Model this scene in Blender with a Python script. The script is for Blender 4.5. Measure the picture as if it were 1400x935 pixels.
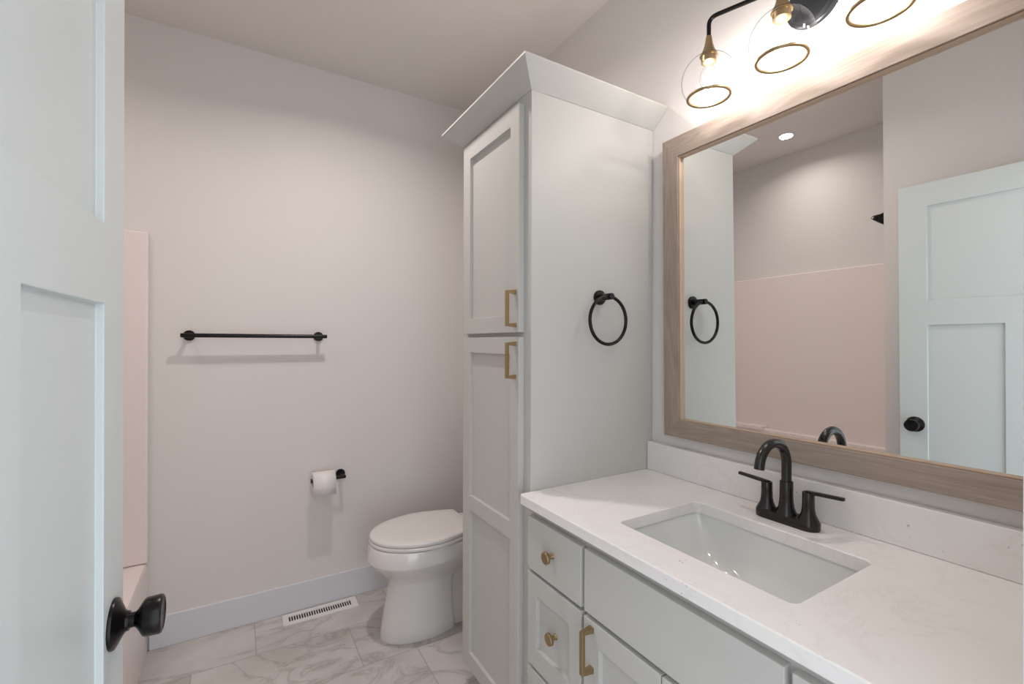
import bpy, bmesh, math, random
from mathutils import Vector, Matrix
PI = math.pi
S = bpy.context.scene
for o in list(bpy.data.objects):
    bpy.data.objects.remove(o)
COL = S.collection

# ------------------------------------------------------------------ camera
YAW, ROLL, FPX = 0.5392, 0.0025, 625.78
cam = bpy.data.objects.new('camera', bpy.data.cameras.new('camera'))
COL.objects.link(cam)
fwd = Vector((math.sin(YAW), math.cos(YAW), 0)); rt = Vector((math.cos(YAW), -math.sin(YAW), 0)); up = Vector((0, 0, 1))
cx = rt*math.cos(ROLL) + up*math.sin(ROLL); cy = up*math.cos(ROLL) - rt*math.sin(ROLL)
M4 = Matrix((cx, cy, -fwd)).transposed().to_4x4(); M4.translation = (0, 0, 1.344)
cam.matrix_world = M4
cam.data.sensor_width = 36; cam.data.lens = FPX/1400*36; cam.data.shift_y = 1.13/1400
cam.data.clip_start = 0.01
S.camera = cam

# ------------------------------------------------------------------ world, lights, exposure
W_ = bpy.data.worlds.new('world'); S.world = W_; W_.use_nodes = True
bg = W_.node_tree.nodes['Background']
bg.inputs[0].default_value = (0.86, 0.93, 1.0, 1); bg.inputs[1].default_value = 1.65
BULB_W = 1.85; BULB_COL = (1.0, 0.935, 0.90)
CAN_W = 2.2; CAN2_W = 6.6; CAN_COL = (1.0, 0.915, 0.875)
S.view_settings.view_transform = 'Standard'; S.view_settings.look = 'None'
S.view_settings.gamma = 1; S.view_settings.use_curve_mapping = False
S.view_settings.exposure = 0.55

# ------------------------------------------------------------------ materials
def mat(name, col, rough=0.5, metal=0.0, spec=0.5, bump=None, coat=0.0):
    m = bpy.data.materials.new(name); m.use_nodes = True
    nt = m.node_tree; b = nt.nodes['Principled BSDF']
    b.inputs['Base Color'].default_value = (*col, 1); b.inputs['Roughness'].default_value = rough
    b.inputs['Metallic'].default_value = metal; b.inputs['Specular IOR Level'].default_value = spec
    b.inputs['Coat Weight'].default_value = coat
    geo = nt.nodes.new('ShaderNodeNewGeometry')
    n = nt.nodes.new('ShaderNodeTexNoise'); n.inputs['Scale'].default_value = bump[0] if bump else 60
    nt.links.new(geo.outputs['Position'], n.inputs['Vector'])
    if bump:
        bp = nt.nodes.new('ShaderNodeBump'); bp.inputs['Strength'].default_value = bump[1]; bp.inputs['Distance'].default_value = bump[2]
        nt.links.new(n.outputs['Fac'], bp.inputs['Height']); nt.links.new(bp.outputs[0], b.inputs['Normal'])
    else:   # faint roughness variation so that nothing is perfectly uniform
        mr = nt.nodes.new('ShaderNodeMapRange'); mr.inputs[3].default_value = max(0, rough-.03); mr.inputs[4].default_value = min(1, rough+.03)
        nt.links.new(n.outputs['Fac'], mr.inputs[0]); nt.links.new(mr.outputs[0], b.inputs['Roughness'])
    return m
def nodes(m): return m.node_tree.nodes, m.node_tree.links, m.node_tree.nodes['Principled BSDF']

WALL = mat('wall_paint', (0.745, 0.708, 0.686), 0.75, bump=(260, .12, .002))
CEIL = mat('ceiling_paint', (0.76, 0.715, 0.69), 0.85, bump=(200, .15, .003))
TRIM = mat('trim_paint', (0.69, 0.70, 0.73), 0.35)
DOORP = mat('door_paint', (0.615, 0.655, 0.65), 0.35)
CAB = mat('cabinet_paint', (0.525, 0.518, 0.492), 0.48, spec=.35)
CABIN = mat('cabinet_shadow_interior', (0.25, 0.235, 0.22), 0.6)
BLACK = mat('oil_rubbed_bronze', (0.012, 0.010, 0.010), 0.28, 0.6)
BRONZE = mat('dark_bronze', (0.013, 0.011, 0.010), 0.24, 0.0, .45)
BRASS = mat('brushed_brass', (0.40, 0.30, 0.165), 0.34, 1.0)
PORC = mat('porcelain', (0.74, 0.715, 0.70), 0.10, coat=.5)
BASIN = mat('sink_porcelain', (0.70, 0.71, 0.69), 0.08, coat=.5)
ACRYL = mat('acrylic_surround', (0.84, 0.75, 0.725), 0.25)
PAPER = mat('toilet_paper', (0.84, 0.80, 0.79), 0.9, bump=(400, .3, .001))
CARD = mat('cardboard', (0.40, 0.29, 0.19), 0.9)
VENTM = mat('register_enamel', (0.78, 0.76, 0.75), 0.35)
DARK = mat('duct_shade', (0.03, 0.027, 0.025), 0.8)
STEEL = mat('brushed_steel', (0.6, 0.6, 0.6), 0.25, 1.0)
PLATE = mat('backplate_bronze', (0.035, 0.038, 0.042), 0.35, 0.6)

def mirror_mat():
    m = mat('mirror_silver', (0.90, 0.915, 0.905), 0.0, 1.0)
    n, l, b = nodes(m)
    for k in list(b.inputs['Roughness'].links): l.remove(k)
    b.inputs['Roughness'].default_value = 0.0
    return m
MIRROR = mirror_mat()

def glass_mat(name, k=1.0):
    m = bpy.data.materials.new(name); m.use_nodes = True; nt = m.node_tree; nt.nodes.clear()
    out = nt.nodes.new('ShaderNodeOutputMaterial'); mix = nt.nodes.new('ShaderNodeMixShader')
    tr = nt.nodes.new('ShaderNodeBsdfTransparent'); gl = nt.nodes.new('ShaderNodeBsdfGlossy')
    lw = nt.nodes.new('ShaderNodeLayerWeight'); lw.inputs['Blend'].default_value = 0.22
    pw = nt.nodes.new('ShaderNodeMath'); pw.operation = 'MULTIPLY_ADD'; pw.inputs[1].default_value = .30*k; pw.inputs[2].default_value = 0.025
    gl.inputs['Roughness'].default_value = 0.02; gl.inputs['Color'].default_value = (.9, .92, .93, 1)
    tr.inputs['Color'].default_value = (.975, .98, .985, 1)
    nt.links.new(lw.outputs['Facing'], pw.inputs[0])
    p2 = nt.nodes.new('ShaderNodeMath'); p2.operation = 'POWER'; p2.inputs[1].default_value = 2.2
    nt.links.new(lw.outputs['Facing'], p2.inputs[0]); nt.links.new(p2.outputs[0], pw.inputs[0])
    ed = nt.nodes.new('ShaderNodeValToRGB'); ed.color_ramp.elements[0].position = .40; ed.color_ramp.elements[0].color = (.975, .98, .985, 1)
    x_ = ed.color_ramp.elements.new(.74); x_.color = (.38, .39, .40, 1); ed.color_ramp.elements[-1].position = .94; ed.color_ramp.elements[-1].color = (.05, .055, .06, 1)
    nt.links.new(lw.outputs['Facing'], ed.inputs[0]); nt.links.new(ed.outputs[0], tr.inputs['Color'])
    nt.links.new(pw.outputs[0], mix.inputs[0]); nt.links.new(tr.outputs[0], mix.inputs[1]); nt.links.new(gl.outputs[0], mix.inputs[2])
    nt.links.new(mix.outputs[0], out.inputs[0])
    return m
GLASS = glass_mat('clear_glass'); BULBG = glass_mat('bulb_glass', .8)

def emit(name, col, s):
    m = bpy.data.materials.new(name); m.use_nodes = True; nt = m.node_tree; nt.nodes.clear()
    out = nt.nodes.new('ShaderNodeOutputMaterial'); e = nt.nodes.new('ShaderNodeEmission')
    e.inputs[0].default_value = (*col, 1); e.inputs[1].default_value = s; nt.links.new(e.outputs[0], out.inputs[0]); return m
FILA = emit('glowing_filament', (1, .86, .70), 60)
LENS = emit('lit_lens', (1, .93, .88), 6)

def ramp(nt, stops):
    r = nt.nodes.new('ShaderNodeValToRGB'); e = r.color_ramp.elements
    e[0].position, e[0].color = stops[0][0], (*stops[0][1], 1); e[1].position, e[1].color = stops[-1][0], (*stops[-1][1], 1)
    for p, c in stops[1:-1]:
        x = e.new(p); x.color = (*c, 1)
    return r

def wood(name, axis):     # pale limed oak, grain running along the given world axis
    m = mat(name, (0.5, 0.38, 0.3), 0.55); n, l, b = nodes(m); nt = m.node_tree
    geo = n.new('ShaderNodeNewGeometry'); mp = n.new('ShaderNodeMapping'); l.new(geo.outputs['Position'], mp.inputs[0])
    sc = [14, 14, 14]; sc[axis] = 1.3; mp.inputs['Scale'].default_value = sc
    n1 = n.new('ShaderNodeTexNoise'); n1.inputs['Scale'].default_value = 1.6; n1.inputs['Detail'].default_value = 3; n1.inputs['Distortion'].default_value = .6
    l.new(mp.outputs[0], n1.inputs[0])
    ml = n.new('ShaderNodeMath'); ml.operation = 'MULTIPLY'; ml.inputs[1].default_value = 11; l.new(n1.outputs[0], ml.inputs[0])
    fr = n.new('ShaderNodeMath'); fr.operation = 'PINGPONG'; fr.inputs[1].default_value = 1; l.new(ml.outputs[0], fr.inputs[0])
    mp2 = n.new('ShaderNodeMapping'); s2 = [420, 420, 420]; s2[axis] = 9; mp2.inputs['Scale'].default_value = s2; l.new(geo.outputs['Position'], mp2.inputs[0])
    n2 = n.new('ShaderNodeTexNoise'); n2.inputs['Scale'].default_value = 1; n2.inputs['Detail'].default_value = 4; l.new(mp2.outputs[0], n2.inputs[0])
    ad = n.new('ShaderNodeMath'); ad.operation = 'MULTIPLY_ADD'; ad.inputs[1].default_value = .30; l.new(fr.outputs[0], ad.inputs[0])
    m3 = n.new('ShaderNodeMath'); m3.operation = 'MULTIPLY'; m3.inputs[1].default_value = .92; l.new(n2.outputs[0], m3.inputs[0]); l.new(m3.outputs[0], ad.inputs[2])
    r = ramp(nt, [(.15, (.235, .182, .148)), (.55, (.325, .258, .213)), (1.0, (.41, .34, .29))])
    l.new(ad.outputs[0], r.inputs[0]); l.new(r.outputs[0], b.inputs['Base Color'])
    bp = n.new('ShaderNodeBump'); bp.inputs['Strength'].default_value = .2; bp.inputs['Distance'].default_value = .0008
    l.new(ad.outputs[0], bp.inputs['Height']); l.new(bp.outputs[0], b.inputs['Normal'])
    return m
WOODY = wood('oak_grain_lengthwise', 1); WOODZ = wood('oak_grain_upright', 2)

def marble_floor():
    m = mat('marble_tile', (0.6, 0.57, 0.55), 0.32); n, l, b = nodes(m); nt = m.node_tree
    geo = n.new('ShaderNodeNewGeometry')
    mp = n.new('ShaderNodeMapping'); mp.inputs['Location'].default_value = (0.16, 0.19, 0); l.new(geo.outputs['Position'], mp.inputs[0])
    br = n.new('ShaderNodeTexBrick'); l.new(mp.outputs[0], br.inputs[0])
    br.offset = 0.623; br.offset_frequency = 2; br.squash = 1
    br.inputs['Scale'].default_value = 1; br.inputs['Brick Width'].default_value = .61; br.inputs['Row Height'].default_value = .305
    br.inputs['Mortar Size'].default_value = .0018; br.inputs['Mortar Smooth'].default_value = .2; br.inputs['Bias'].default_value = 0
    br.inputs['Color1'].default_value = (0, 0, 0, 1); br.inputs['Color2'].default_value = (1, 1, 1, 1)
    # per tile offset of the vein pattern
    mul = n.new('ShaderNodeVectorMath'); mul.operation = 'SCALE'; mul.inputs['Scale'].default_value = 7
    l.new(br.outputs['Color'], mul.inputs[0])
    ad = n.new('ShaderNodeVectorMath'); l.new(geo.outputs['Position'], ad.inputs[0]); l.new(mul.outputs[0], ad.inputs[1])
    mr = n.new('ShaderNodeMapping'); mr.inputs['Rotation'].default_value = (0, 0, .7); mr.inputs['Scale'].default_value = (1, 2.0, 1); l.new(ad.outputs[0], mr.inputs[0])
    v1 = n.new('ShaderNodeTexNoise'); v1.inputs['Scale'].default_value = 2.3; v1.inputs['Detail'].default_value = 7; v1.inputs['Distortion'].default_value = 1.1; v1.inputs['Roughness'].default_value = .58
    l.new(mr.outputs[0], v1.inputs[0])
    s = n.new('ShaderNodeMath'); s.operation = 'SUBTRACT'; s.inputs[1].default_value = .5; l.new(v1.outputs[0], s.inputs[0])
    a = n.new('ShaderNodeMath'); a.operation = 'ABSOLUTE'; l.new(s.outputs[0], a.inputs[0])
    r = ramp(nt, [(0, (.44, .41, .39)), (.012, (.53, .50, .48)), (.04, (.60, .57, .55)), (.22, (.64, .605, .585))])
    l.new(a.outputs[0], r.inputs[0])
    v2 = n.new('ShaderNodeTexNoise'); v2.inputs['Scale'].default_value = 3.1; v2.inputs['Detail'].default_value = 5; l.new(ad.outputs[0], v2.inputs[0])
    r2 = ramp(nt, [(.35, (.80, .78, .765)), (.62, (1, 1, 1))]); l.new(v2.outputs[0], r2.inputs[0])
    mx = n.new('ShaderNodeMixRGB'); mx.blend_type = 'MULTIPLY'; mx.inputs[0].default_value = 1; l.new(r.outputs[0], mx.inputs[1]); l.new(r2.outputs[0], mx.inputs[2])
    gr = n.new('ShaderNodeMixRGB'); l.new(br.outputs['Fac'], gr.inputs[0]); l.new(mx.outputs[0], gr.inputs[1]); gr.inputs[2].default_value = (.36, .33, .31, 1)
    l.new(gr.outputs[0], b.inputs['Base Color'])
    bp = n.new('ShaderNodeBump'); bp.inputs['Strength'].default_value = .4; bp.inputs['Distance'].default_value = .001; bp.invert = True
    l.new(br.outputs['Fac'], bp.inputs['Height']); l.new(bp.outputs[0], b.inputs['Normal'])
    return m
FLOOR = marble_floor()

def quartz():
    m = mat('quartz', (0.74, 0.70, 0.68), 0.25); n, l, b = nodes(m); nt = m.node_tree
    geo = n.new('ShaderNodeNewGeometry')
    v1 = n.new('ShaderNodeTexNoise'); v1.inputs['Scale'].default_value = 2.6; v1.inputs['Detail'].default_value = 8; v1.inputs['Distortion'].default_value = 1.4; v1.inputs['Roughness'].default_value = .65
    l.new(geo.outputs['Position'], v1.inputs[0])
    s = n.new('ShaderNodeMath'); s.operation = 'SUBTRACT'; s.inputs[1].default_value = .47; l.new(v1.outputs[0], s.inputs[0])
    a = n.new('ShaderNodeMath'); a.operation = 'ABSOLUTE'; l.new(s.outputs[0], a.inputs[0])
    r = ramp(nt, [(0, (.75, .72, .70)), (.004, (.78, .75, .735)), (.02, (.80, .775, .76)), (.2, (.81, .79, .77))]); l.new(a.outputs[0], r.inputs[0])
    # small dark flecks, clustered
    f = n.new('ShaderNodeTexNoise'); f.inputs['Scale'].default_value = 130; f.inputs['Detail'].default_value = 2; l.new(geo.outputs['Position'], f.inputs[0])
    g = n.new('ShaderNodeTexNoise'); g.inputs['Scale'].default_value = 9; l.new(geo.outputs['Position'], g.inputs[0])
    pr = n.new('ShaderNodeMath'); pr.operation = 'MULTIPLY'; l.new(f.outputs[0], pr.inputs[0]); l.new(g.outputs[0], pr.inputs[1])
    fr = ramp(nt, [(.445, (1, 1, 1)), (.49, (.62, .59, .58))]); l.new(pr.outputs[0], fr.inputs[0])
    mx = n.new('ShaderNodeMixRGB'); mx.blend_type = 'MULTIPLY'; mx.inputs[0].default_value = 1; l.new(r.outputs[0], mx.inputs[1]); l.new(fr.outputs[0], mx.inputs[2])
    l.new(mx.outputs[0], b.inputs['Base Color'])
    return m
QUARTZ = quartz()

# ------------------------------------------------------------------ mesh helpers (coordinates are world metres)
def BM(): return bmesh.new()
def box(bm, x0, x1, y0, y1, z0, z1, bev=0, seg=2):
    t = BM(); bmesh.ops.create_cube(t, size=1)
    for v in t.verts: v.co = Vector(((x0+x1)/2+v.co.x*(x1-x0), (y0+y1)/2+v.co.y*(y1-y0), (z0+z1)/2+v.co.z*(z1-z0)))
    if bev: bmesh.ops.bevel(t, geom=t.edges[:], offset=bev, segments=seg, affect='EDGES', profile=.5)
    add(bm, t); return bm
def add(bm, t):
    me = bpy.data.meshes.new('tmp'); t.to_mesh(me); t.free(); bm.from_mesh(me); bpy.data.meshes.remove(me)
def frame_for(d):
    d = d.normalized(); a = Vector((0, 0, 1)) if abs(d.z) < .9 else Vector((1, 0, 0))
    u = d.cross(a).normalized(); return u, d.cross(u).normalized()
def loft(bm, rings, cap=True, closed=False):
    vs = [[bm.verts.new(p) for p in r] for r in rings]; n = len(rings[0])
    R = range(len(vs) if closed else len(vs)-1)
    for i in R:
        a, b_ = vs[i], vs[(i+1) % len(vs)]
        for j in range(n): bm.faces.new((a[j], a[(j+1) % n], b_[(j+1) % n], b_[j]))
    if cap and not closed:
        bm.faces.new(vs[0][::-1]); bm.faces.new(vs[-1])
    return bm
def lathe(bm, base, axis, prof, n=40, cap=True):
    """prof: list of (distance along axis, radius)"""
    base = Vector(base); d = Vector(axis).normalized(); u, v = frame_for(d)
    rings = [[base+d*h+(u*math.cos(2*PI*k/n)+v*math.sin(2*PI*k/n))*max(r, 1e-5) for k in range(n)] for h, r in prof]
    return loft(bm, rings, cap)
def tube(bm, pts, r, n=20, cap=True):
    pts = [Vector(p) for p in pts]; rings = []; u = None
    for i, p in enumerate(pts):
        d = (pts[min(i+1, len(pts)-1)]-pts[max(i-1, 0)]).normalized()
        if u is None: u, v = frame_for(d)
        else:
            u = (u-d*u.dot(d)).normalized(); v = d.cross(u)
        rr = r[i] if isinstance(r, (list, tuple)) else r
        rings.append([p+(u*math.cos(2*PI*k/n)+v*math.sin(2*PI*k/n))*rr for k in range(n)])
    return loft(bm, rings, cap)
def torus(bm, c, axis, R, r, n=72, m=16):
    c = Vector(c); d = Vector(axis).normalized(); u, v = frame_for(d); rings = []
    for i in range(n):
        a = 2*PI*i/n; e = u*math.cos(a)+v*math.sin(a)
        rings.append([c+e*(R+r*math.cos(2*PI*k/m))+d*r*math.sin(2*PI*k/m) for k in range(m)])
    return loft(bm, rings, False, True)
def arc(c, r, a0, a1, n, ux, uy):
    c = Vector(c); return [c+Vector(ux)*r*math.cos(a0+(a1-a0)*i/n)+Vector(uy)*r*math.sin(a0+(a1-a0)*i/n) for i in range(n+1)]
def rrect(x0, x1, y0, y1, rad, z, n=8):
    out = []
    for (cx_, cy_, a0) in ((x1-rad, y1-rad, 0), (x0+rad, y1-rad, PI/2), (x0+rad, y0+rad, PI), (x1-rad, y0+rad, 1.5*PI)):
        for i in range(n+1):
            a = a0+PI/2*i/n; out.append(Vector((cx_+rad*math.cos(a), cy_+rad*math.sin(a), z)))
    return out
def relief(bm, A, B, holes, T, rec, f):
    """A slab whose front face has recessed rectangles; f(a, b, depth) -> world point (depth 0 = back)."""
    As = sorted(set([A[0], A[1]]+[h[0] for h in holes]+[h[1] for h in holes]))
    Bs = sorted(set([B[0], B[1]]+[h[2] for h in holes]+[h[3] for h in holes]))
    def hgt(i, j):
        a = (As[i]+As[i+1])/2; b = (Bs[j]+Bs[j+1])/2
        return T-rec if any(h[0] < a < h[1] and h[2] < b < h[3] for h in holes) else T
    cache = {}
    def V(i, j, d):
        k = (i, j, round(d, 6))
        if k not in cache: cache[k] = bm.verts.new(f(As[i], Bs[j], d))
        return cache[k]
    na, nb = len(As)-1, len(Bs)-1
    for i in range(na):
        for j in range(nb):
            h = hgt(i, j)
            bm.faces.new((V(i, j, h), V(i+1, j, h), V(i+1, j+1, h), V(i, j+1, h)))
            bm.faces.new((V(i, j, 0), V(i, j+1, 0), V(i+1, j+1, 0), V(i+1, j, 0)))
            if i == 0: bm.faces.new((V(0, j, 0), V(0, j, h), V(0, j+1, h), V(0, j+1, 0)))
            if i == na-1: bm.faces.new((V(na, j, 0), V(na, j+1, 0), V(na, j+1, h), V(na, j, h)))
            if j == 0: bm.faces.new((V(i, 0, 0), V(i+1, 0, 0), V(i+1, 0, h), V(i, 0, h)))
            if j == nb-1: bm.faces.new((V(i, nb, 0), V(i, nb, h), V(i+1, nb, h), V(i+1, nb, 0)))
            if i+1 < na and abs(hgt(i+1, j)-h) > 1e-6:
                g = hgt(i+1, j); bm.faces.new((V(i+1, j, h), V(i+1, j, g), V(i+1, j+1, g), V(i+1, j+1, h)))
            if j+1 < nb and abs(hgt(i, j+1)-h) > 1e-6:
                g = hgt(i, j+1); bm.faces.new((V(i, j+1, h), V(i+1, j+1, h), V(i+1, j+1, g), V(i, j+1, g)))
    return bm

def world_of(o):
    p = Vector((0, 0, 0))
    while o: p = p+o.location; o = o.parent
    return p
def obj(name, bm, m, parent=None, smooth=None, bev=0, kind=None, fix=True):
    if fix: bmesh.ops.recalc_face_normals(bm, faces=bm.faces[:])
    if parent is not None: off = world_of(parent)
    else:
        xs = [v.co for v in bm.verts]
        off = Vector(((min(c.x for c in xs)+max(c.x for c in xs))/2, (min(c.y for c in xs)+max(c.y for c in xs))/2, min(c.z for c in xs)))
    bmesh.ops.translate(bm, verts=bm.verts[:], vec=-off)
    if smooth is not None:
        for f in bm.faces: f.smooth = True
        for e in bm.edges:
            if len(e.link_faces) == 2 and e.calc_face_angle(0) > math.radians(smooth): e.smooth = False
    me = bpy.data.meshes.new(name); bm.to_mesh(me); bm.free()
    o = bpy.data.objects.new(name, me); COL.objects.link(o)
    for q in (m if isinstance(m, (list, tuple)) else [m]): me.materials.append(q)
    if parent is None: o.location = off
    else: o.parent = parent
    if bev:
        md = o.modifiers.new('bevel', 'BEVEL'); md.width = bev; md.segments = 2; md.limit_method = 'ANGLE'; md.angle_limit = .6
    if kind: o['kind'] = kind
    return o
def tag(o, label, cat, group=None, kind=None):
    o['label'] = label; o['category'] = cat
    if group: o['group'] = group
    if kind: o['kind'] = kind
    return o
def thing(name, label, cat, loc, group=None, kind=None):
    o = bpy.data.objects.new(name, None); COL.objects.link(o); o.location = loc; o.empty_display_size = .05
    return tag(o, label, cat, group, kind)
def struct(name, bm, m, label, cat, **k): return tag(obj(name, bm, m, kind='structure', **k), label, cat)

# ------------------------------------------------------------------ room shell
D, C, W = 2.5275, 2.7476, 1.300          # back wall, ceiling, right wall
XL, YA, XA = -0.333, 1.052, -1.13         # left wall face, alcove near end, alcove back
YN0, YN1 = -0.005, 0.109                  # wall with the doorway
struct('floor', box(BM(), XA-.1, W+.1, -.6, D+.1, -.05, 0), FLOOR, 'marble-look floor tiles with grey veins', 'floor')
struct('ceiling', box(BM(), XA-.1, W+.1, YN0, D+.1, C, C+.05), CEIL, 'plain beige-white ceiling', 'ceiling')
struct('wall_back', box(BM(), XA, W, D, D+.1, 0, C), WALL, 'pale wall behind the toilet and towel bar', 'wall')
struct('wall_right', box(BM(), W, W+.1, YN0, D+.1, 0, C), WALL, 'pale wall behind mirror and vanity', 'wall')
struct('wall_left', box(BM(), XL-.11, XL, YN1, YA, 0, C), WALL, 'pale wall behind the open door', 'wall')
struct('wall_alcove_end', box(BM(), XA, XL-.11, YA-.11, YA, 0, C), WALL, 'wall at the near end of the tub alcove', 'wall')
struct('wall_alcove_side', box(BM(), XA-.1, XA, YA-.11, D+.1, 0, C), WALL, 'long wall of the tub alcove', 'wall')
XJL, XJR, ZH = -0.186, 0.640, 2.062
b = BM(); box(b, XL-.11, XJL, YN0, YN1, 0, C); box(b, XJR, W, YN0, YN1, 0, C); box(b, XJL, XJR, YN0, YN1, ZH, C)
struct('wall_near', b, WALL, 'wall with the doorway, at the near end of the vanity', 'wall')
b = BM()
box(b, XJR-.0, XJR+.062, YN1, YN1+.015, 0, ZH+.062, .002); box(b, XJL-.062, XJL-.0, YN1, YN1+.015, 0, ZH+.062, .002); box(b, XJL, XJR, YN1, YN1+.015, ZH, ZH+.062, .002)
struct('trim_1', b, TRIM, 'white casing around the doorway, sliver at right edge', 'door casing')
def baseboard(name, x0, x1, y0, y1, lab):
    b = BM(); box(b, x0, x1, y0, y1, 0, .138, .0025); struct(name, b, TRIM, lab, 'baseboard')
baseboard('baseboard_back', XL+.003, W, D-.014, D, 'white baseboard along the back wall')
baseboard('baseboard_left', XL, XL+.014, YN1+.02, YA, 'white baseboard on the wall behind the door')
baseboard('baseboard_right', W-.014, W, 1.675, D-.014, 'white baseboard behind the toilet')

# ------------------------------------------------------------------ the open door
YF, DW, DT, DK = .930, .812, .035, .0375
door = thing('door_1', 'white three-panel door standing open at the left, black round knob', 'door', (-.156, .88, 0), kind='structure')
th = math.atan(DK)
def dmap(a, z, d):      # a = distance back from the free edge, d = depth (DT = room face)
    e = Vector((-.154, YF, 0)); along = Vector((-math.sin(th), -math.cos(th), 0)); out = Vector((math.cos(th), -math.sin(th), 0))
    p = e+along*a-out*(DT-d); return Vector((p.x, p.y, z))
st, mull = .103, .110; pw = (DW-2*st-mull)/2
holes = [(st, DW-st, 1.507, 1.942), (st, st+pw, .22, 1.396), (DW-st-pw, DW-st, .22, 1.396)]
obj('door_slab', relief(BM(), (0, DW), (.010, 2.047), holes, DT, .0095, dmap), DOORP, door, bev=.0012)
kb = dmap(.058, .932, DT); kn = Vector((math.cos(th), -math.sin(th), 0))
for sgn, base in ((1, kb), (-1, dmap(.058, .932, 0))):
    k = obj('door_knob', lathe(BM(), base+kn*sgn*.014, kn*sgn, [(0, .0105), (.012, .0105), (.015, .0135), (.019, .020), (.0225, .0255), (.0255, .0270), (.042, .0275), (.0445, .0262), (.0455, .0235), (.0445, .022), (.0445, 0)]), BLACK, door, smooth=35)
    obj('rosette', lathe(BM(), base-kn*sgn*.0, kn*sgn, [(0, .0352), (.002, .0356), (.0045, .0345), (.009, .0255), (.013, .0175), (.016, .0140), (.0195, .0135), (.0195, .011), (0.0196, 0)]), BLACK, k, smooth=35)
b = BM(); e0 = dmap(0, .932, DT*.5)
box(b, e0.x-.012, e0.x+.012, e0.y-.001, e0.y+.0012, .903, .961); obj('latch_plate', b, BLACK, door)
for hz in (.22, 1.02, 1.83):
    h0 = dmap(DW, hz, DT); obj('hinge', lathe(BM(), (h0.x+.006, h0.y+.002, hz-.045), (0, 0, 1), [(0, .006), (.09, .006)], 16), BLACK, door, smooth=35)

# ------------------------------------------------------------------ tub, surround, shower head
XS = XL-.002
b = BM()
zr = .388
inner = []
ox0, ox1, oy0, oy1 = XA+.004, XS, YA+.002, D-.002
rings = [rrect(ox0, ox1, oy0, oy1, .012, 0), rrect(ox0, ox1, oy0, oy1, .012, zr-.02), rrect(ox0+.004, ox1-.006, oy0+.004, oy1-.004, .014, zr-.004), rrect(ox0+.010, ox1-.016, oy0+.01, oy1-.01, .02, zr)]
rings += [rrect(ox0+.07, ox1-.075, oy0+.07, oy1-.07, .09, zr), rrect(ox0+.08, ox1-.085, oy0+.08, oy1-.08, .10, zr-.02), rrect(ox0+.12, ox1-.12, oy0+.12, oy1-.16, .12, zr-.30), rrect(ox0+.18, ox1-.17, oy0+.18, oy1-.24, .10, zr-.34)]
loft(b, rings); tub = obj('bathtub', b, ACRYL, smooth=40)
tag(tub, 'white bathtub behind the open door, its apron facing the floor tiles', 'bathtub')
obj('drain', lathe(BM(), (-.73, 1.34, zr-.3405), (0, 0, 1), [(0, .03), (.003, .03), (.004, .02)]), STEEL, tub, smooth=35)
sur = thing('tub_surround', 'glossy pinkish-white surround panels rising above the bathtub', 'tub surround', ((XA+XL)/2, (YA+D)/2, zr))
zs = 1.818
def panel(name, x0, x1, y0, y1, par, z0=zr+.001, z1=zs):
    b = BM(); box(b, x0, x1, y0, y1, z0, z1, .007, 3); obj(name, b, ACRYL, par)
panel('end_panel', XA+.002, XL+.000, D-.030, D-.001, sur)
panel('end_panel', XA+.002, XL-.03, YA+.001, YA+.012, sur)
panel('side_panel', XA+.001, XA+.03, YA+.030, D-.030, sur)
b = BM(); box(b, XA+.028, XA+.085, YA+.012, D-.03, zr+.001, .600, .008, 3); obj('ledge', b, ACRYL, sur)
b = BM(); box(b, XA+.028, XA+.11, 2.12, D-.03, .585, .622, .008, 3); obj('shelf', b, ACRYL, sur)
sh = thing('shower_head', 'black shower head on a short arm above the tub surround, seen in mirror', 'shower head', (-.70, YA, 2.08))
obj('flange', lathe(BM(), (-.70, YA, 2.08), (0, 1, 0), [(0, .028), (.004, .028), (.010, .012)]), BLACK, sh, smooth=35)
p = [Vector((-.70, YA, 2.08)), Vector((-.70, YA+.085, 2.082))]+arc((-.70, YA+.085, 2.042), .04, PI/2, PI/5, 6, (0, 1, 0), (0, 0, 1))
obj('arm', tube(BM(), p, .008), BLACK, sh, smooth=50)
e = p[-1]; ad_ = Vector((0, .62, -.78)).normalized()
obj('spray_head', lathe(BM(), e, ad_, [(-.005, .012), (.012, .014), (.022, .020), (.045, .044), (.060, .048), (.064, .046), (.064, 0)]), BLACK, sh, smooth=35)

# ------------------------------------------------------------------ recessed can
def can(x, y, lab, watt):
    c = thing('recessed_light', lab, 'ceiling light', (x, y, C))
    obj('trim_ring', loft(BM(), [[Vector((x+r*math.cos(2*PI*k/48), y+r*math.sin(2*PI*k/48), z)) for k in range(48)] for r, z in ((.062, C), (.061, C-.003), (.050, C-.005), (.041, C-.002), (.041, C))], False), TRIM, c, smooth=40)
    obj('lens', lathe(BM(), (x, y, C-.0015), (0, 0, 1), [(0, .042), (.001, .042)], 48), LENS, c)
    l = bpy.data.lights.new('can_lamp', 'AREA'); l.shape = 'DISK'; l.size = .08; l.energy = watt; l.color = CAN_COL; l.spread = math.radians(150)
    lo = bpy.data.objects.new('can_lamp', l); COL.objects.link(lo); lo.parent = c; lo.location = (0, 0, -.008)
can(-.755, 1.765, 'round lit recessed light in the ceiling over the bathtub', CAN_W)
can(.40, 1.66, 'round recessed light in the ceiling over the open floor', CAN2_W)

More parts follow.
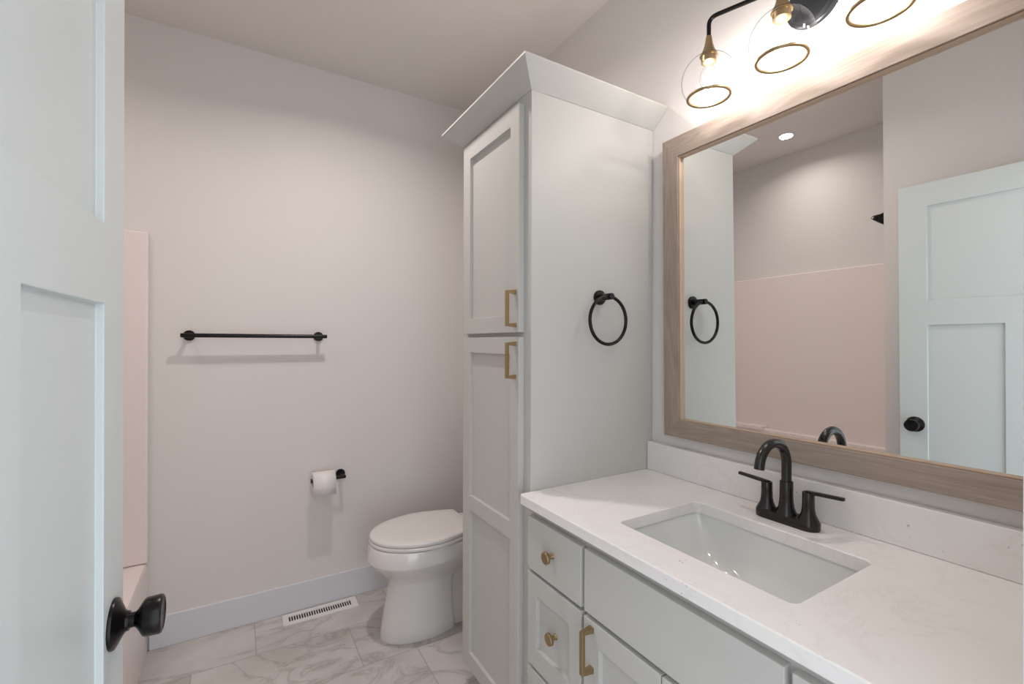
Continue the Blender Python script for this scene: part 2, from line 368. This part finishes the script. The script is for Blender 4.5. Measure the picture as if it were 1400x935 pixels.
# ------------------------------------------------------------------ linen cabinet
XC, Y0, Y1 = .769, 1.172, 1.662
cabt = thing('linen_cabinet', 'tall light grey linen cabinet with crown moulding between vanity and toilet', 'cabinet', ((XC+W)/2, (Y0+Y1)/2, 0))
b = BM(); box(b, XC, W-.001, Y0, Y1, .10, 2.126, .001, 1); box(b, XC+.06, W-.001, Y0+.002, Y1-.002, 0, .10)
obj('body', b, CAB, cabt)
# crown: profile swept round three sides
prof = [(0, 2.119), (.0025, 2.119), (.0635, 2.171), (.067, 2.174), (.067, 2.180), (0, 2.180)]
b = BM(); rings = []
pr3 = []
for dd, z in prof: pr3.append((dd, z))
path = [lambda d: (W-.001, Y0-d), lambda d: (XC-d, Y0-d), lambda d: (XC-d, Y1+d), lambda d: (W-.001, Y1+d)]
rings = [[Vector((*f(d), z)) for d, z in pr3] for f in path]
loft(b, rings); obj('crown_molding', b, CAB, cabt)
def xface(plane, T):   # front faces looking towards -X; a is world y
    return lambda a, z, d: Vector((plane+T-d, a, z))
T = .020
def pull(par, y, z0, z1, plane, out=.030, w=.012):
    b = BM(); x1 = plane-out; h = z1-z0
    box(b, x1-.0045, x1+.0045, y-w/2, y+w/2, z0, z1, .0008, 1)
    for z in (z0, z1):   # flared feet
        s = 1 if z == z0 else -1
        r0 = [Vector((x1+.003, y-w/2, z)), Vector((x1+.003, y+w/2, z)), Vector((x1+.003, y+w/2, z+s*.008)), Vector((x1+.003, y-w/2, z+s*.008))]
        r1 = [Vector((plane, y-w*.62, z-s*.003)), Vector((plane, y+w*.62, z-s*.003)), Vector((plane, y+w*.62, z+s*.011)), Vector((plane, y-w*.62, z+s*.011))]
        loft(b, [r0, r1])
    return obj('handle', b, BRASS, par)
ya, yb = 1.212, 1.620
d1 = obj('door', relief(BM(), (ya, yb), (1.377, 2.092), [(ya+.053, yb-.058, 1.433, 2.036)], T, .012, xface(XC-T, T)), CAB, cabt, bev=.001)
pull(d1, 1.232, 1.396, 1.508, XC-T)
d2 = obj('door', relief(BM(), (ya, yb), (.118, 1.363), [(ya+.053, yb-.058, .770, 1.307), (ya+.053, yb-.058, .176, .714)], T, .012, xface(XC-T, T)), CAB, cabt, bev=.001)
pull(d2, 1.232, 1.233, 1.345, XC-T)

# ------------------------------------------------------------------ vanity
ZC, XF, YE = .8893, .727, YN1+.001
XV = .765
van = thing('bathroom_vanity', 'light grey bathroom vanity cabinet with brass knobs under the quartz top', 'vanity', ((XV+W)/2, .64, 0))
b = BM()
# open box so that the basin can hang inside: front frame, sides, back, bottom, toe kick
box(b, XV, XV+.02, YE, Y0-.002, .10, ZC-.030); box(b, XV+.02, W-.001, YE, YE+.018, .10, ZC-.03); box(b, XV+.02, W-.001, Y0-.020, Y0-.002, .10, ZC-.03)
box(b, W-.012, W-.001, YE+.018, Y0-.02, .10, ZC-.03); box(b, XV+.02, W-.012, YE+.018, Y0-.02, .10, .118); box(b, XV+.06, W-.001, YE, Y0-.002, 0, .10)
obj('body', b, CAB, van)
PX = XV-T
def knob(par, y, z):
    return obj('knob', lathe(BM(), (PX, y, z), (-1, 0, 0), [(0, .0080), (.003, .0075), (.006, .0060), (.012, .0060), (.014, .008), (.018, .0150), (.0195, .0165), (.026, .0168), (.028, .0150), (.0285, 0)], 32), BRASS, par, smooth=35)
def drawer(y0, y1, z0, z1, flat, dep=.012):
    h = [] if flat else [(y0+.047, y1-.047, z0+.06, z1-.058)]
    b = relief(BM(), (y0, y1), (z0, z1), h, T, dep, xface(PX, T))
    o = obj('drawer', b, CAB, van, bev=.0012); knob_x = 0
    return o
for (y0, y1) in ((.904, 1.151), (.122, .389)):
    d = drawer(y0, y1, .675, .829, True); knob(d, (y0+y1)/2-.003, .756)
    d = drawer(y0, y1, .394, .664, False)
    k = knob(d, (y0+y1)/2-.003, .530); k.location.x += .012
    d = drawer(y0, y1, .118, .383, False)
    k = knob(d, (y0+y1)/2-.003, .25); k.location.x += .012
obj('false_front', relief(BM(), (.401, .890), (.675, .830), [], T, 0, xface(PX, T)), CAB, van, bev=.0012)
vd = obj('door', relief(BM(), (.649, .892), (.118, .662), [(.707, .836, .175, .606)], T, .012, xface(PX, T)), CAB, van, bev=.0012)
pull(vd, .861, .541, .647, PX)
vd = obj('door', relief(BM(), (.401, .645), (.118, .662), [(.459, .587, .175, .606)], T, .012, xface(PX, T)), CAB, van, bev=.0012)
pull(vd, .432, .541, .647, PX)

# countertop with a cut-out
HX0, HX1, HY0, HY1 = .832, 1.135, .430, .860
def slab_with_hole():
    b = BM(); e = .003
    def outer(ins, z):
        x0, x1, y0, y1 = XF+ins, W-.001, YE, Y0-.0015
        r = .010
        pts = [Vector((x1, y0, z)), Vector((x1, y1, z))]
        pts += [Vector((x0+r-r*math.sin(a), y1-ins*0-r+r*math.cos(a), z)) for a in [PI/2*i/6 for i in range(7)]]
        pts += [Vector((x0, y0, z))]
        return pts
    def inner(ins, z): return rrect(HX0-ins, HX1+ins, HY0-ins, HY1+ins, .018, z)
    t = ZC; bo = ZC-.030
    lo = [outer(e, t), outer(e*.3, t-e*.3), outer(0, t-e), outer(0, bo+e), outer(e, bo)]
    li = [inner(e*.7, t), inner(.0006, t-e*.35), inner(0, t-e*.8), inner(0, bo)]
    def mk(loops):
        vs = [[b.verts.new(p) for p in l] for l in loops]
        for i in range(len(vs)-1):
            n = len(vs[i])
            for j in range(n): b.faces.new((vs[i][j], vs[i][(j+1) % n], vs[i+1][(j+1) % n], vs[i+1][j]))
        return vs
    vo, vi = mk(lo), mk(li)
    for k in (0, -1):
        es = []
        for ring in (vo[k], vi[k]):
            for j in range(len(ring)): es.append(b.edges.get((ring[j], ring[(j+1) % len(ring)])))
        bmesh.ops.triangle_fill(b, edges=es, use_beauty=True)
    return b
tag(obj('countertop', slab_with_hole(), QUARTZ), 'white quartz countertop with faint flecks, cut out for the sink', 'countertop')
b = BM(); box(b, 1.2715, W-.001, YE, Y0-.0015, ZC+.0002, .9890, .002); tag(obj('backsplash', b, QUARTZ), 'low white quartz backsplash strip under the mirror', 'backsplash')

# basin
sink = thing('sink_basin', 'rectangular white undermount sink basin below the countertop', 'sink', ((HX0+HX1)/2, (HY0+HY1)/2, .70))
b = BM(); zb = ZC-.0305
def lev(t, z):   # t 0..1 from rim to floor
    e_ = t
    return rrect(HX0-.004+.055*e_, HX1+.004-.045*e_, HY0-.004+.06*e_, HY1+.004-.135*e_, .022+.05*math.sin(min(1, t*1.0)*PI/2), z)
R_ = [rrect(HX0-.03, HX1+.03, HY0-.03, HY1+.03, .03, zb), rrect(HX0-.004, HX1+.004, HY0-.004, HY1+.004, .02, zb)]
for t, dz in ((.06, .02), (.16, .045), (.32, .075), (.52, .10), (.74, .118), (.92, .128), (1.15, .134), (1.45, .137), (1.8, .1385)): R_.append(lev(t, zb-dz))
O_ = [rrect(HX0-.03, HX1+.03, HY0-.03, HY1+.03, .03, zb-.01), rrect(HX0-.012, HX1+.012, HY0-.012, HY1+.012, .03, zb-.02), rrect(HX0+.03, HX1-.03, HY0+.03, HY1-.09, .06, zb-.15)]
loft(b, list(reversed(O_))+R_); obj('basin', b, BASIN, sink, smooth=50)
cxs, cys = (HX0+HX1)/2+.005, (HY0+HY1)/2-.035
obj('drain', lathe(BM(), (cxs, cys, zb-.1380), (0, 0, 1), [(0, .022), (.002, .022), (.0025, .016), (.004, .014), (.0045, 0)]), BRONZE, sink, smooth=35)

# ------------------------------------------------------------------ faucet
FX, FY = 1.203, .642
fau = thing('faucet', 'dark bronze centerset faucet with high arc spout and two lever handles', 'faucet', (FX, FY, ZC))
def stadium(hl, r, z, n=16):
    out = [Vector((FX+r*math.cos(a), FY+hl+r*math.sin(a), z)) for a in [PI*i/n for i in range(n+1)]]
    out += [Vector((FX+r*math.cos(a), FY-hl+r*math.sin(a), z)) for a in [PI+PI*i/n for i in range(n+1)]]
    return out
z0 = ZC
obj('base', loft(BM(), [stadium(.0515, .0255, z0), stadium(.0515, .026, z0+.004), stadium(.0515, .026, z0+.016), stadium(.0515, .0235, z0+.0215), stadium(.0515, .020, z0+.023)]), BRONZE, fau, smooth=40)
obj('spout_collar', lathe(BM(), (FX-.002, FY, z0+.020), (0, 0, 1), [(0, .0255), (.003, .025), (.010, .0215), (.020, .0178), (.035, .0160), (.055, .0153), (.083, .0153), (.0842, .0145), (.0842, .009)]), BRONZE, fau, smooth=40)
pts = [Vector((FX-.002, FY, z0+.095)), Vector((FX-.002, FY, 1.0)), Vector((FX-.002, FY, 1.02))]+arc((FX-.062, FY, 1.0365), .060, 0, PI*.985, 26, (1, 0, 0), (0, 0, 1))
obj('spout', tube(BM(), pts, .0115, 24), BRONZE, fau, smooth=50)
for s in (1, -1):
    y = FY+s*.0515
    hd = obj('handle', lathe(BM(), (FX, y, z0+.020), (0, 0, 1), [(0, .0235), (.003, .023), (.009, .0195), (.018, .0158), (.030, .0140), (.050, .0133), (.0685, .0133), (.070, .0123), (.070, 0)]), BRONZE, fau, smooth=40)
    b = BM(); za = z0+.0905
    r0 = [Vector((FX+dx, y-s*.006, za+dz)) for dx, dz in ((-.006, -.004), (.006, -.004), (.006, .002), (-.006, .002))]
    r1 = [Vector((FX+dx, y+s*.020, za+dz)) for dx, dz in ((-.006, -.004), (.006, -.004), (.006, .004), (-.006, .004))]
    r2 = [Vector((FX+dx, y+s*.078, za+.0035+dz)) for dx, dz in ((-.005, -.0038), (.005, -.0038), (.005, .0038), (-.005, .0038))]
    loft(b, [r0, r1, r2]); obj('lever', b, BRONZE, hd, bev=.0012)

# ------------------------------------------------------------------ mirror (hangs with a slight forward lean)
ML = math.radians(.70)
mir = thing('wall_mirror', 'large rectangular mirror in a pale oak frame above the vanity', 'mirror', (1.296, .636, 1.0275))
mir.rotation_euler = (0, -ML, 0)
m0, m1, mz0, mz1 = .170, 1.093, 1.0275, 2.037
i0, i1, iz0, iz1 = .234, 1.030, 1.086, 1.970
b = BM(); xf, xb = 1.270, 1.296
def quadring(x, ins=0): return [(x, m0+ins, mz0+ins), (x, m1-ins, mz0+ins), (x, m1-ins, mz1-ins), (x, m0+ins, mz1-ins)]
def iring(x, g=0): return [(x, i0+g, iz0+g), (x, i1-g, iz0+g), (x, i1-g, iz1-g), (x, i0+g, iz1-g)]
loops = [quadring(xb), quadring(xf+.0015), quadring(xf, .0015), iring(xf, -.0012), iring(xf+.0012), iring(1.290), iring(xb)]
vs = [[b.verts.new(p) for p in l] for l in loops]
for i in range(len(vs)):
    A_, B_ = vs[i], vs[(i+1) % len(vs)]
    for j in range(4):
        f = b.faces.new((A_[j], A_[(j+1) % 4], B_[(j+1) % 4], B_[j])); f.material_index = 0 if j in (0, 2) else 1
obj('frame', b, [WOODY, WOODZ], mir)
b = BM(); g = .0035
loops = [iring(1.2755), iring(1.2745, .001), iring(1.2745, g), iring(1.2862, g+.001), iring(1.2862)]
vs = [[b.verts.new(p) for p in l] for l in loops]
for i in range(len(vs)):
    A_, B_ = vs[i], vs[(i+1) % len(vs)]
    for j in range(4): b.faces.new((A_[j], A_[(j+1) % 4], B_[(j+1) % 4], B_[j]))
LINER = mat('liner_tan', (.50, .36, .26), .4)
obj('liner', b, LINER, mir)
b = BM(); box(b, 1.2865, 1.2895, i0+.0003, i1-.0003, iz0+.0003, iz1-.0003); obj('mirror_glass', b, MIRROR, mir)

# ------------------------------------------------------------------ vanity light
GX, GZ = 1.15, 2.094; GY = (.8330, .6290, .4262); HY = .627
vl = thing('vanity_light', 'three-globe vanity light, clear glass shades, black arms and brass sockets', 'wall light', (W, HY, 2.245))
obj('backplate', lathe(BM(), (W, HY, 2.245), (-1, 0, 0), [(0, .066), (.010, .066), (.0125, .062), (.016, .062), (.018, .057), (.022, .056), (.024, .050), (.024, 0)], 64), PLATE, vl, smooth=30)
obj('hub', lathe(BM(), (W-.02, HY, 2.272), (-1, 0, 0), [(0, .018), (.05, .018), (.054, .014), (.054, 0)], 32), BLACK, vl, smooth=35)
R = .0735
for y in GY:
    bend = Vector((GX, y, 2.272)); start = Vector((1.228, HY, 2.272))
    dirn = (bend-start).normalized(); rr = .024
    p = [start]
    a_ = bend-dirn*rr; c_ = bend-Vector((0, 0, rr))
    for i in range(11):
        t = i/10; p.append(a_*(1-t)**2+bend*2*t*(1-t)+c_*t*t)
    p.append(Vector((GX, y, 2.212)))
    obj('arm', tube(BM(), p, .0060, 16), BLACK, vl, smooth=50)
    sk = obj('socket', lathe(BM(), (GX, y, 2.219), (0, 0, -1), [(0, .0070), (.002, .0082), (.012, .0092), (.024, .0115), (.036, .0150), (.046, .0195), (.054, .0240), (.056, .0245), (.057, .023), (.057, .014)]), BRASS, vl, smooth=35)
    obj('lamp_holder', lathe(BM(), (GX, y, 2.165), (0, 0, -1), [(0, .019), (.002, .0205), (.020, .0205), (.022, .018), (.024, .014), (.024, .012)]), BRASS, sk, smooth=35)
    a0 = math.asin(.024/R); a1 = PI-math.asin(.056/R)
    gb = obj('glass_globe', lathe(BM(), (GX, y, GZ), (0, 0, 1), [(R*math.cos(a0+(a1-a0)*i/28), R*math.sin(a0+(a1-a0)*i/28)) for i in range(29)], 56, cap=False), GLASS, vl, smooth=80)
    obj('globe_rim', torus(BM(), (GX, y, GZ-R*math.cos(math.asin(.056/R))), (0, 0, 1), .0562, .0040), BRASS, gb, smooth=80)
    bb = obj('bulb', lathe(BM(), (GX, y, 2.142), (0, 0, -1), [(0, .0115), (.008, .0125), (.016, .0165), (.030, .0225), (.045, .0245), (.058, .021), (.066, .012), (.069, 0)], 32), BULBG, vl, smooth=80)
    b = BM()
    for k in range(4):
        a = PI/4+k*PI/2; tube(b, [(GX+.004*math.cos(a), y+.004*math.sin(a), 2.128), (GX+.010*math.cos(a), y+.010*math.sin(a), 2.094)], .0011, 8)
    obj('filament', b, FILA, bb)
    l = bpy.data.lights.new('bulb_lamp', 'POINT'); l.energy = BULB_W; l.color = BULB_COL; l.shadow_soft_size = .014
    lo = bpy.data.objects.new('bulb_lamp', l); COL.objects.link(lo); lo.parent = vl; lo.location = Vector((GX, y, 2.110))-vl.location

# ------------------------------------------------------------------ towel ring, towel bar, paper holder
RX, RZ = 1.0423, 1.4965
tr = thing('towel_ring', 'black round towel ring on the side of the tall cabinet', 'towel ring', (RX, Y0, RZ))
obj('rosette', lathe(BM(), (RX, Y0, RZ), (0, -1, 0), [(0, .0245), (.007, .0245), (.009, .023), (.009, 0)]), BLACK, tr, smooth=35)
obj('post', lathe(BM(), (RX, Y0-.008, RZ), (0, -1, 0), [(0, .0108), (.054, .0108), (.056, .0095), (.056, 0)], 28), BLACK, tr, smooth=35)
obj('ring', torus(BM(), (1.0365, Y0-.052, 1.4180), (0, 1, 0), .0780, .0056), BLACK, tr, smooth=80)
BY, BZ = 2.4625, 1.3735
tb = thing('towel_bar', 'straight black towel bar on the back wall above the toilet paper', 'towel bar', (.08, D, BZ))
for x in (-.190, .353):
    obj('rosette', lathe(BM(), (x, D, BZ), (0, -1, 0), [(0, .0235), (.007, .0235), (.009, .022), (.009, 0)]), BLACK, tb, smooth=35)
    obj('post', lathe(BM(), (x, D-.008, BZ), (0, -1, 0), [(0, .0085), (.057, .0085)], 24), BLACK, tb, smooth=35)
obj('bar', lathe(BM(), (-.217, BY, BZ), (1, 0, 0), [(0, .008), (.001, .0092), (.601, .0092), (.602, .008)], 24), BLACK, tb, smooth=35)
PZ, PY = .656, 2.4575
ph = thing('toilet_paper_holder', 'black single-post toilet paper holder on the back wall', 'paper holder', (.462, D, PZ))
obj('rosette', lathe(BM(), (.462, D, PZ), (0, -1, 0), [(0, .0235), (.007, .0235), (.009, .022), (.009, 0)]), BLACK, ph, smooth=35)
obj('post', lathe(BM(), (.462, D-.008, PZ), (0, -1, 0), [(0, .0085), (.062, .0085)], 24), BLACK, ph, smooth=35)
b = lathe(BM(), (.310, PY, PZ), (1, 0, 0), [(0, .012), (.004, .012), (.005, .0085), (.165, .0085), (.166, .0075)], 24); obj('bar', b, BLACK, ph, smooth=35)
rc = Vector((.318, PY, PZ-.0115))
pr = thing('toilet_paper_roll', 'white roll of toilet paper hanging on the black holder', 'toilet paper', (rc.x+.052, rc.y, rc.z-.05))
b = BM(); n = 48
rg = []
for x, r in ((0, .0205), (0, .050), (.001, .051), (.103, .051), (.104, .050), (.104, .0205)):
    rg.append([Vector((rc.x+x, rc.y+r*math.cos(2*PI*k/n), rc.z+r*math.sin(2*PI*k/n))) for k in range(n)])
loft(b, rg, False, True); ro = obj('paper', b, PAPER, pr, smooth=35)
b = BM(); tt = [Vector((0, rc.y-.0515*math.sin(a), rc.z+.0515*math.cos(a))) for a in [PI*.2+PI*.75*i/12 for i in range(13)]]
tt = [Vector((0, rc.y-.0513*math.cos(a), rc.z+.0513*math.sin(a))) for a in [PI*.45-PI*.45*i/10 for i in range(11)]]+[Vector((0, rc.y-.0513, rc.z-.012)), Vector((0, rc.y-.0512, rc.z-.055))]
for q in range(len(tt)-1):
    v = [b.verts.new((rc.x+.001, tt[q].y, tt[q].z)), b.verts.new((rc.x+.103, tt[q].y, tt[q].z)), b.verts.new((rc.x+.103, tt[q+1].y, tt[q+1].z)), b.verts.new((rc.x+.001, tt[q+1].y, tt[q+1].z))]
    b.faces.new(v)
bmesh.ops.remove_doubles(b, verts=b.verts[:], dist=1e-5)
sh_ = obj('loose_sheet', b, PAPER, pr, smooth=60); md = sh_.modifiers.new('thickness', 'SOLIDIFY'); md.thickness = .0006
rg = []
for x, r in ((.0005, .0205), (.0005, .0192), (.1035, .0192), (.1035, .0205)):
    rg.append([Vector((rc.x+x, rc.y+r*math.cos(2*PI*k/n), rc.z+r*math.sin(2*PI*k/n))) for k in range(n)])
b = BM(); loft(b, rg, False, True); obj('core', b, CARD, pr, smooth=35)

# ------------------------------------------------------------------ floor register
vr = thing('floor_register', 'white metal floor vent with a row of dark slots by the baseboard', 'floor vent', (.359, 2.452, 0))
vx0, vx1, vy0, vy1 = .187, .531, 2.402, 2.500
n = 26; sx0, sx1 = vx0+.026, vx1-.026; pitch = (sx1-sx0)/n
b = BM()
As = [(sx0+i*pitch, sx0+i*pitch+pitch*.66, vy0+.027, vy1-.027) for i in range(n)]
box(b, vx0, vx1, vy0, vy0+.027, 0.0002, .005); box(b, vx0, vx1, vy1-.027, vy1, 0.0002, .005)
box(b, vx0, sx0, vy0+.027, vy1-.027, 0.0002, .005); box(b, sx1, vx1, vy0+.027, vy1-.027, 0.0002, .005)
for i in range(n): box(b, sx0+i*pitch+pitch*.66, sx0+(i+1)*pitch, vy0+.027, vy1-.027, .0002, .005)
obj('grille', b, VENTM, vr)
b = BM(); box(b, sx0-.004, sx1+.004, vy0+.02, vy1-.02, .0003, .0012); obj('duct_shade_sheet', b, DARK, vr)  # near-black sheet under the slots; its colour stands in for shade inside the duct

# ------------------------------------------------------------------ toilet
TY = 2.088
def egg(xf, xb, hw, z, back=.72, fr=.25, n=28, rnd=.9):
    """outline seen from above: rounded nose at xf, narrowing towards a squarish back at xb"""
    L_ = xb-xf; sp = min(fr, L_*.6); pts = []
    for i in range(n+1):
        t = i/n; a = t*PI/2
        if True: pts.append((xf+sp*(1-math.cos(a)), hw*math.sin(a)))
    for i in range(1, n+1):
        t = i/n; x = xf+sp+(L_-sp)*t
        w = hw*(1-(1-back)*(t*t*(3-2*t)*.5+t*t*.5)); pts.append((x, w))
    # rounded back corners
    w = pts[-1][1]; cr = min(.010, w*.5); pts[-1] = (xb-cr, w)
    for i in range(1, 5):
        a = i/4*PI/2; pts.append((xb-cr+cr*math.sin(a), w-cr+cr*math.cos(a)))
    pts = [p for k, p in enumerate(pts) if k == 0 or k > 2*n-1 or p[0] <= xb-cr+1e-6]
    while len(pts) < 2*n+5: pts.insert(-5, pts[-5])
    up_ = [Vector((x, TY+w, z)) for x, w in pts]; dn = [Vector((x, TY-w, z)) for x, w in reversed(pts[1:])]
    return up_+dn
wc = thing('toilet', 'white elongated toilet with closed lid, partly behind the tall cabinet', 'toilet', (.90, TY, 0))
b = BM()
sec = [(.000, .5557, .885, .114), (.004, .5550, .886, .116), (.05, .561, .882, .112), (.12, .573, .878, .107), (.20, .589, .876, .103), (.245, .5985, .88, .103),
       (.262, .592, .90, .108), (.285, .572, .96, .125), (.310, .545, 1.02, .146), (.335, .521, 1.05, .166), (.350, .509, 1.06, .176), (.360, .5015, 1.07, .1835), (.364, .500, 1.07, .1855), (.368, .4995, 1.07, .186), (.405, .5055, 1.07, .1835), (.424, .5095, 1.07, .181), (.430, .512, 1.068, .179), (.432, .518, 1.06, .173)]
loft(b, [egg(xf, xb, hw, z, .80, .20) for z, xf, xb, hw in sec])
# trapway body and tank deck behind the pedestal
loft(b, [rrect(.80, 1.20, TY-.070, TY+.070, .02, z) for z in (0, .12)]+[rrect(.80, 1.22, TY-.062, TY+.062, .02, .20), rrect(.80, 1.25, TY-.068, TY+.068, .02, .30), rrect(.86, 1.27, TY-.13, TY+.13, .03, .37), rrect(.90, 1.285, TY-.16, TY+.16, .03, .43)])
obj('bowl', b, PORC, wc, smooth=35)
SEATM = mat('seat_plastic', (.74, .705, .685), .22)
b = BM(); loft(b, [egg(.526, .985, .172, .4315, .74), egg(.522, .985, .176, .4345, .74), egg(.5115, .985, .1862, .4350, .74), egg(.5105, .985, .1868, .437, .74), egg(.510, .985, .1872, .4475, .74), egg(.5125, .985, .185, .4505, .74)]); obj('seat', b, SEATM, wc, smooth=45)
b = BM(); loft(b, [egg(.522, .972, .176, .4510, .73), egg(.520, .972, .178, .4530, .73), egg(.5120, .972, .1864, .4535, .73), egg(.5115, .972, .1868, .4555, .73), egg(.511, .972, .1872, .464, .73), egg(.514, .971, .185, .469, .73), egg(.522, .968, .179, .4725, .73), egg(.545, .962, .162, .4745, .73), egg(.60, .93, .12, .4755, .73)]); obj('lid', b, SEATM, wc, smooth=25)
for s in (1, -1):
    b = BM(); box(b, .965, 1.01, TY+s*.055-.018, TY+s*.055+.018, .431, .456, .005); obj('hinge_cap', b, SEATM, wc)
b = BM(); loft(b, [rrect(1.105, 1.285, TY-.195, TY+.195, .03, .431), rrect(1.095, 1.287, TY-.205, TY+.205, .03, .50), rrect(1.085, 1.288, TY-.215, TY+.215, .03, .775)]); obj('tank', b, PORC, wc, smooth=35)
b = BM(); box(b, 1.078, 1.290, TY-.222, TY+.222, .7755, .805, .008, 3); obj('tank_lid', b, PORC, wc)
b = BM(); tube(b, [(1.086, TY+.16, .72), (1.070, TY+.16, .72)], .008, 16); box(b, 1.066, 1.072, TY+.09, TY+.17, .712, .728, .003); obj('flush_lever', b, STEEL, wc, smooth=40)
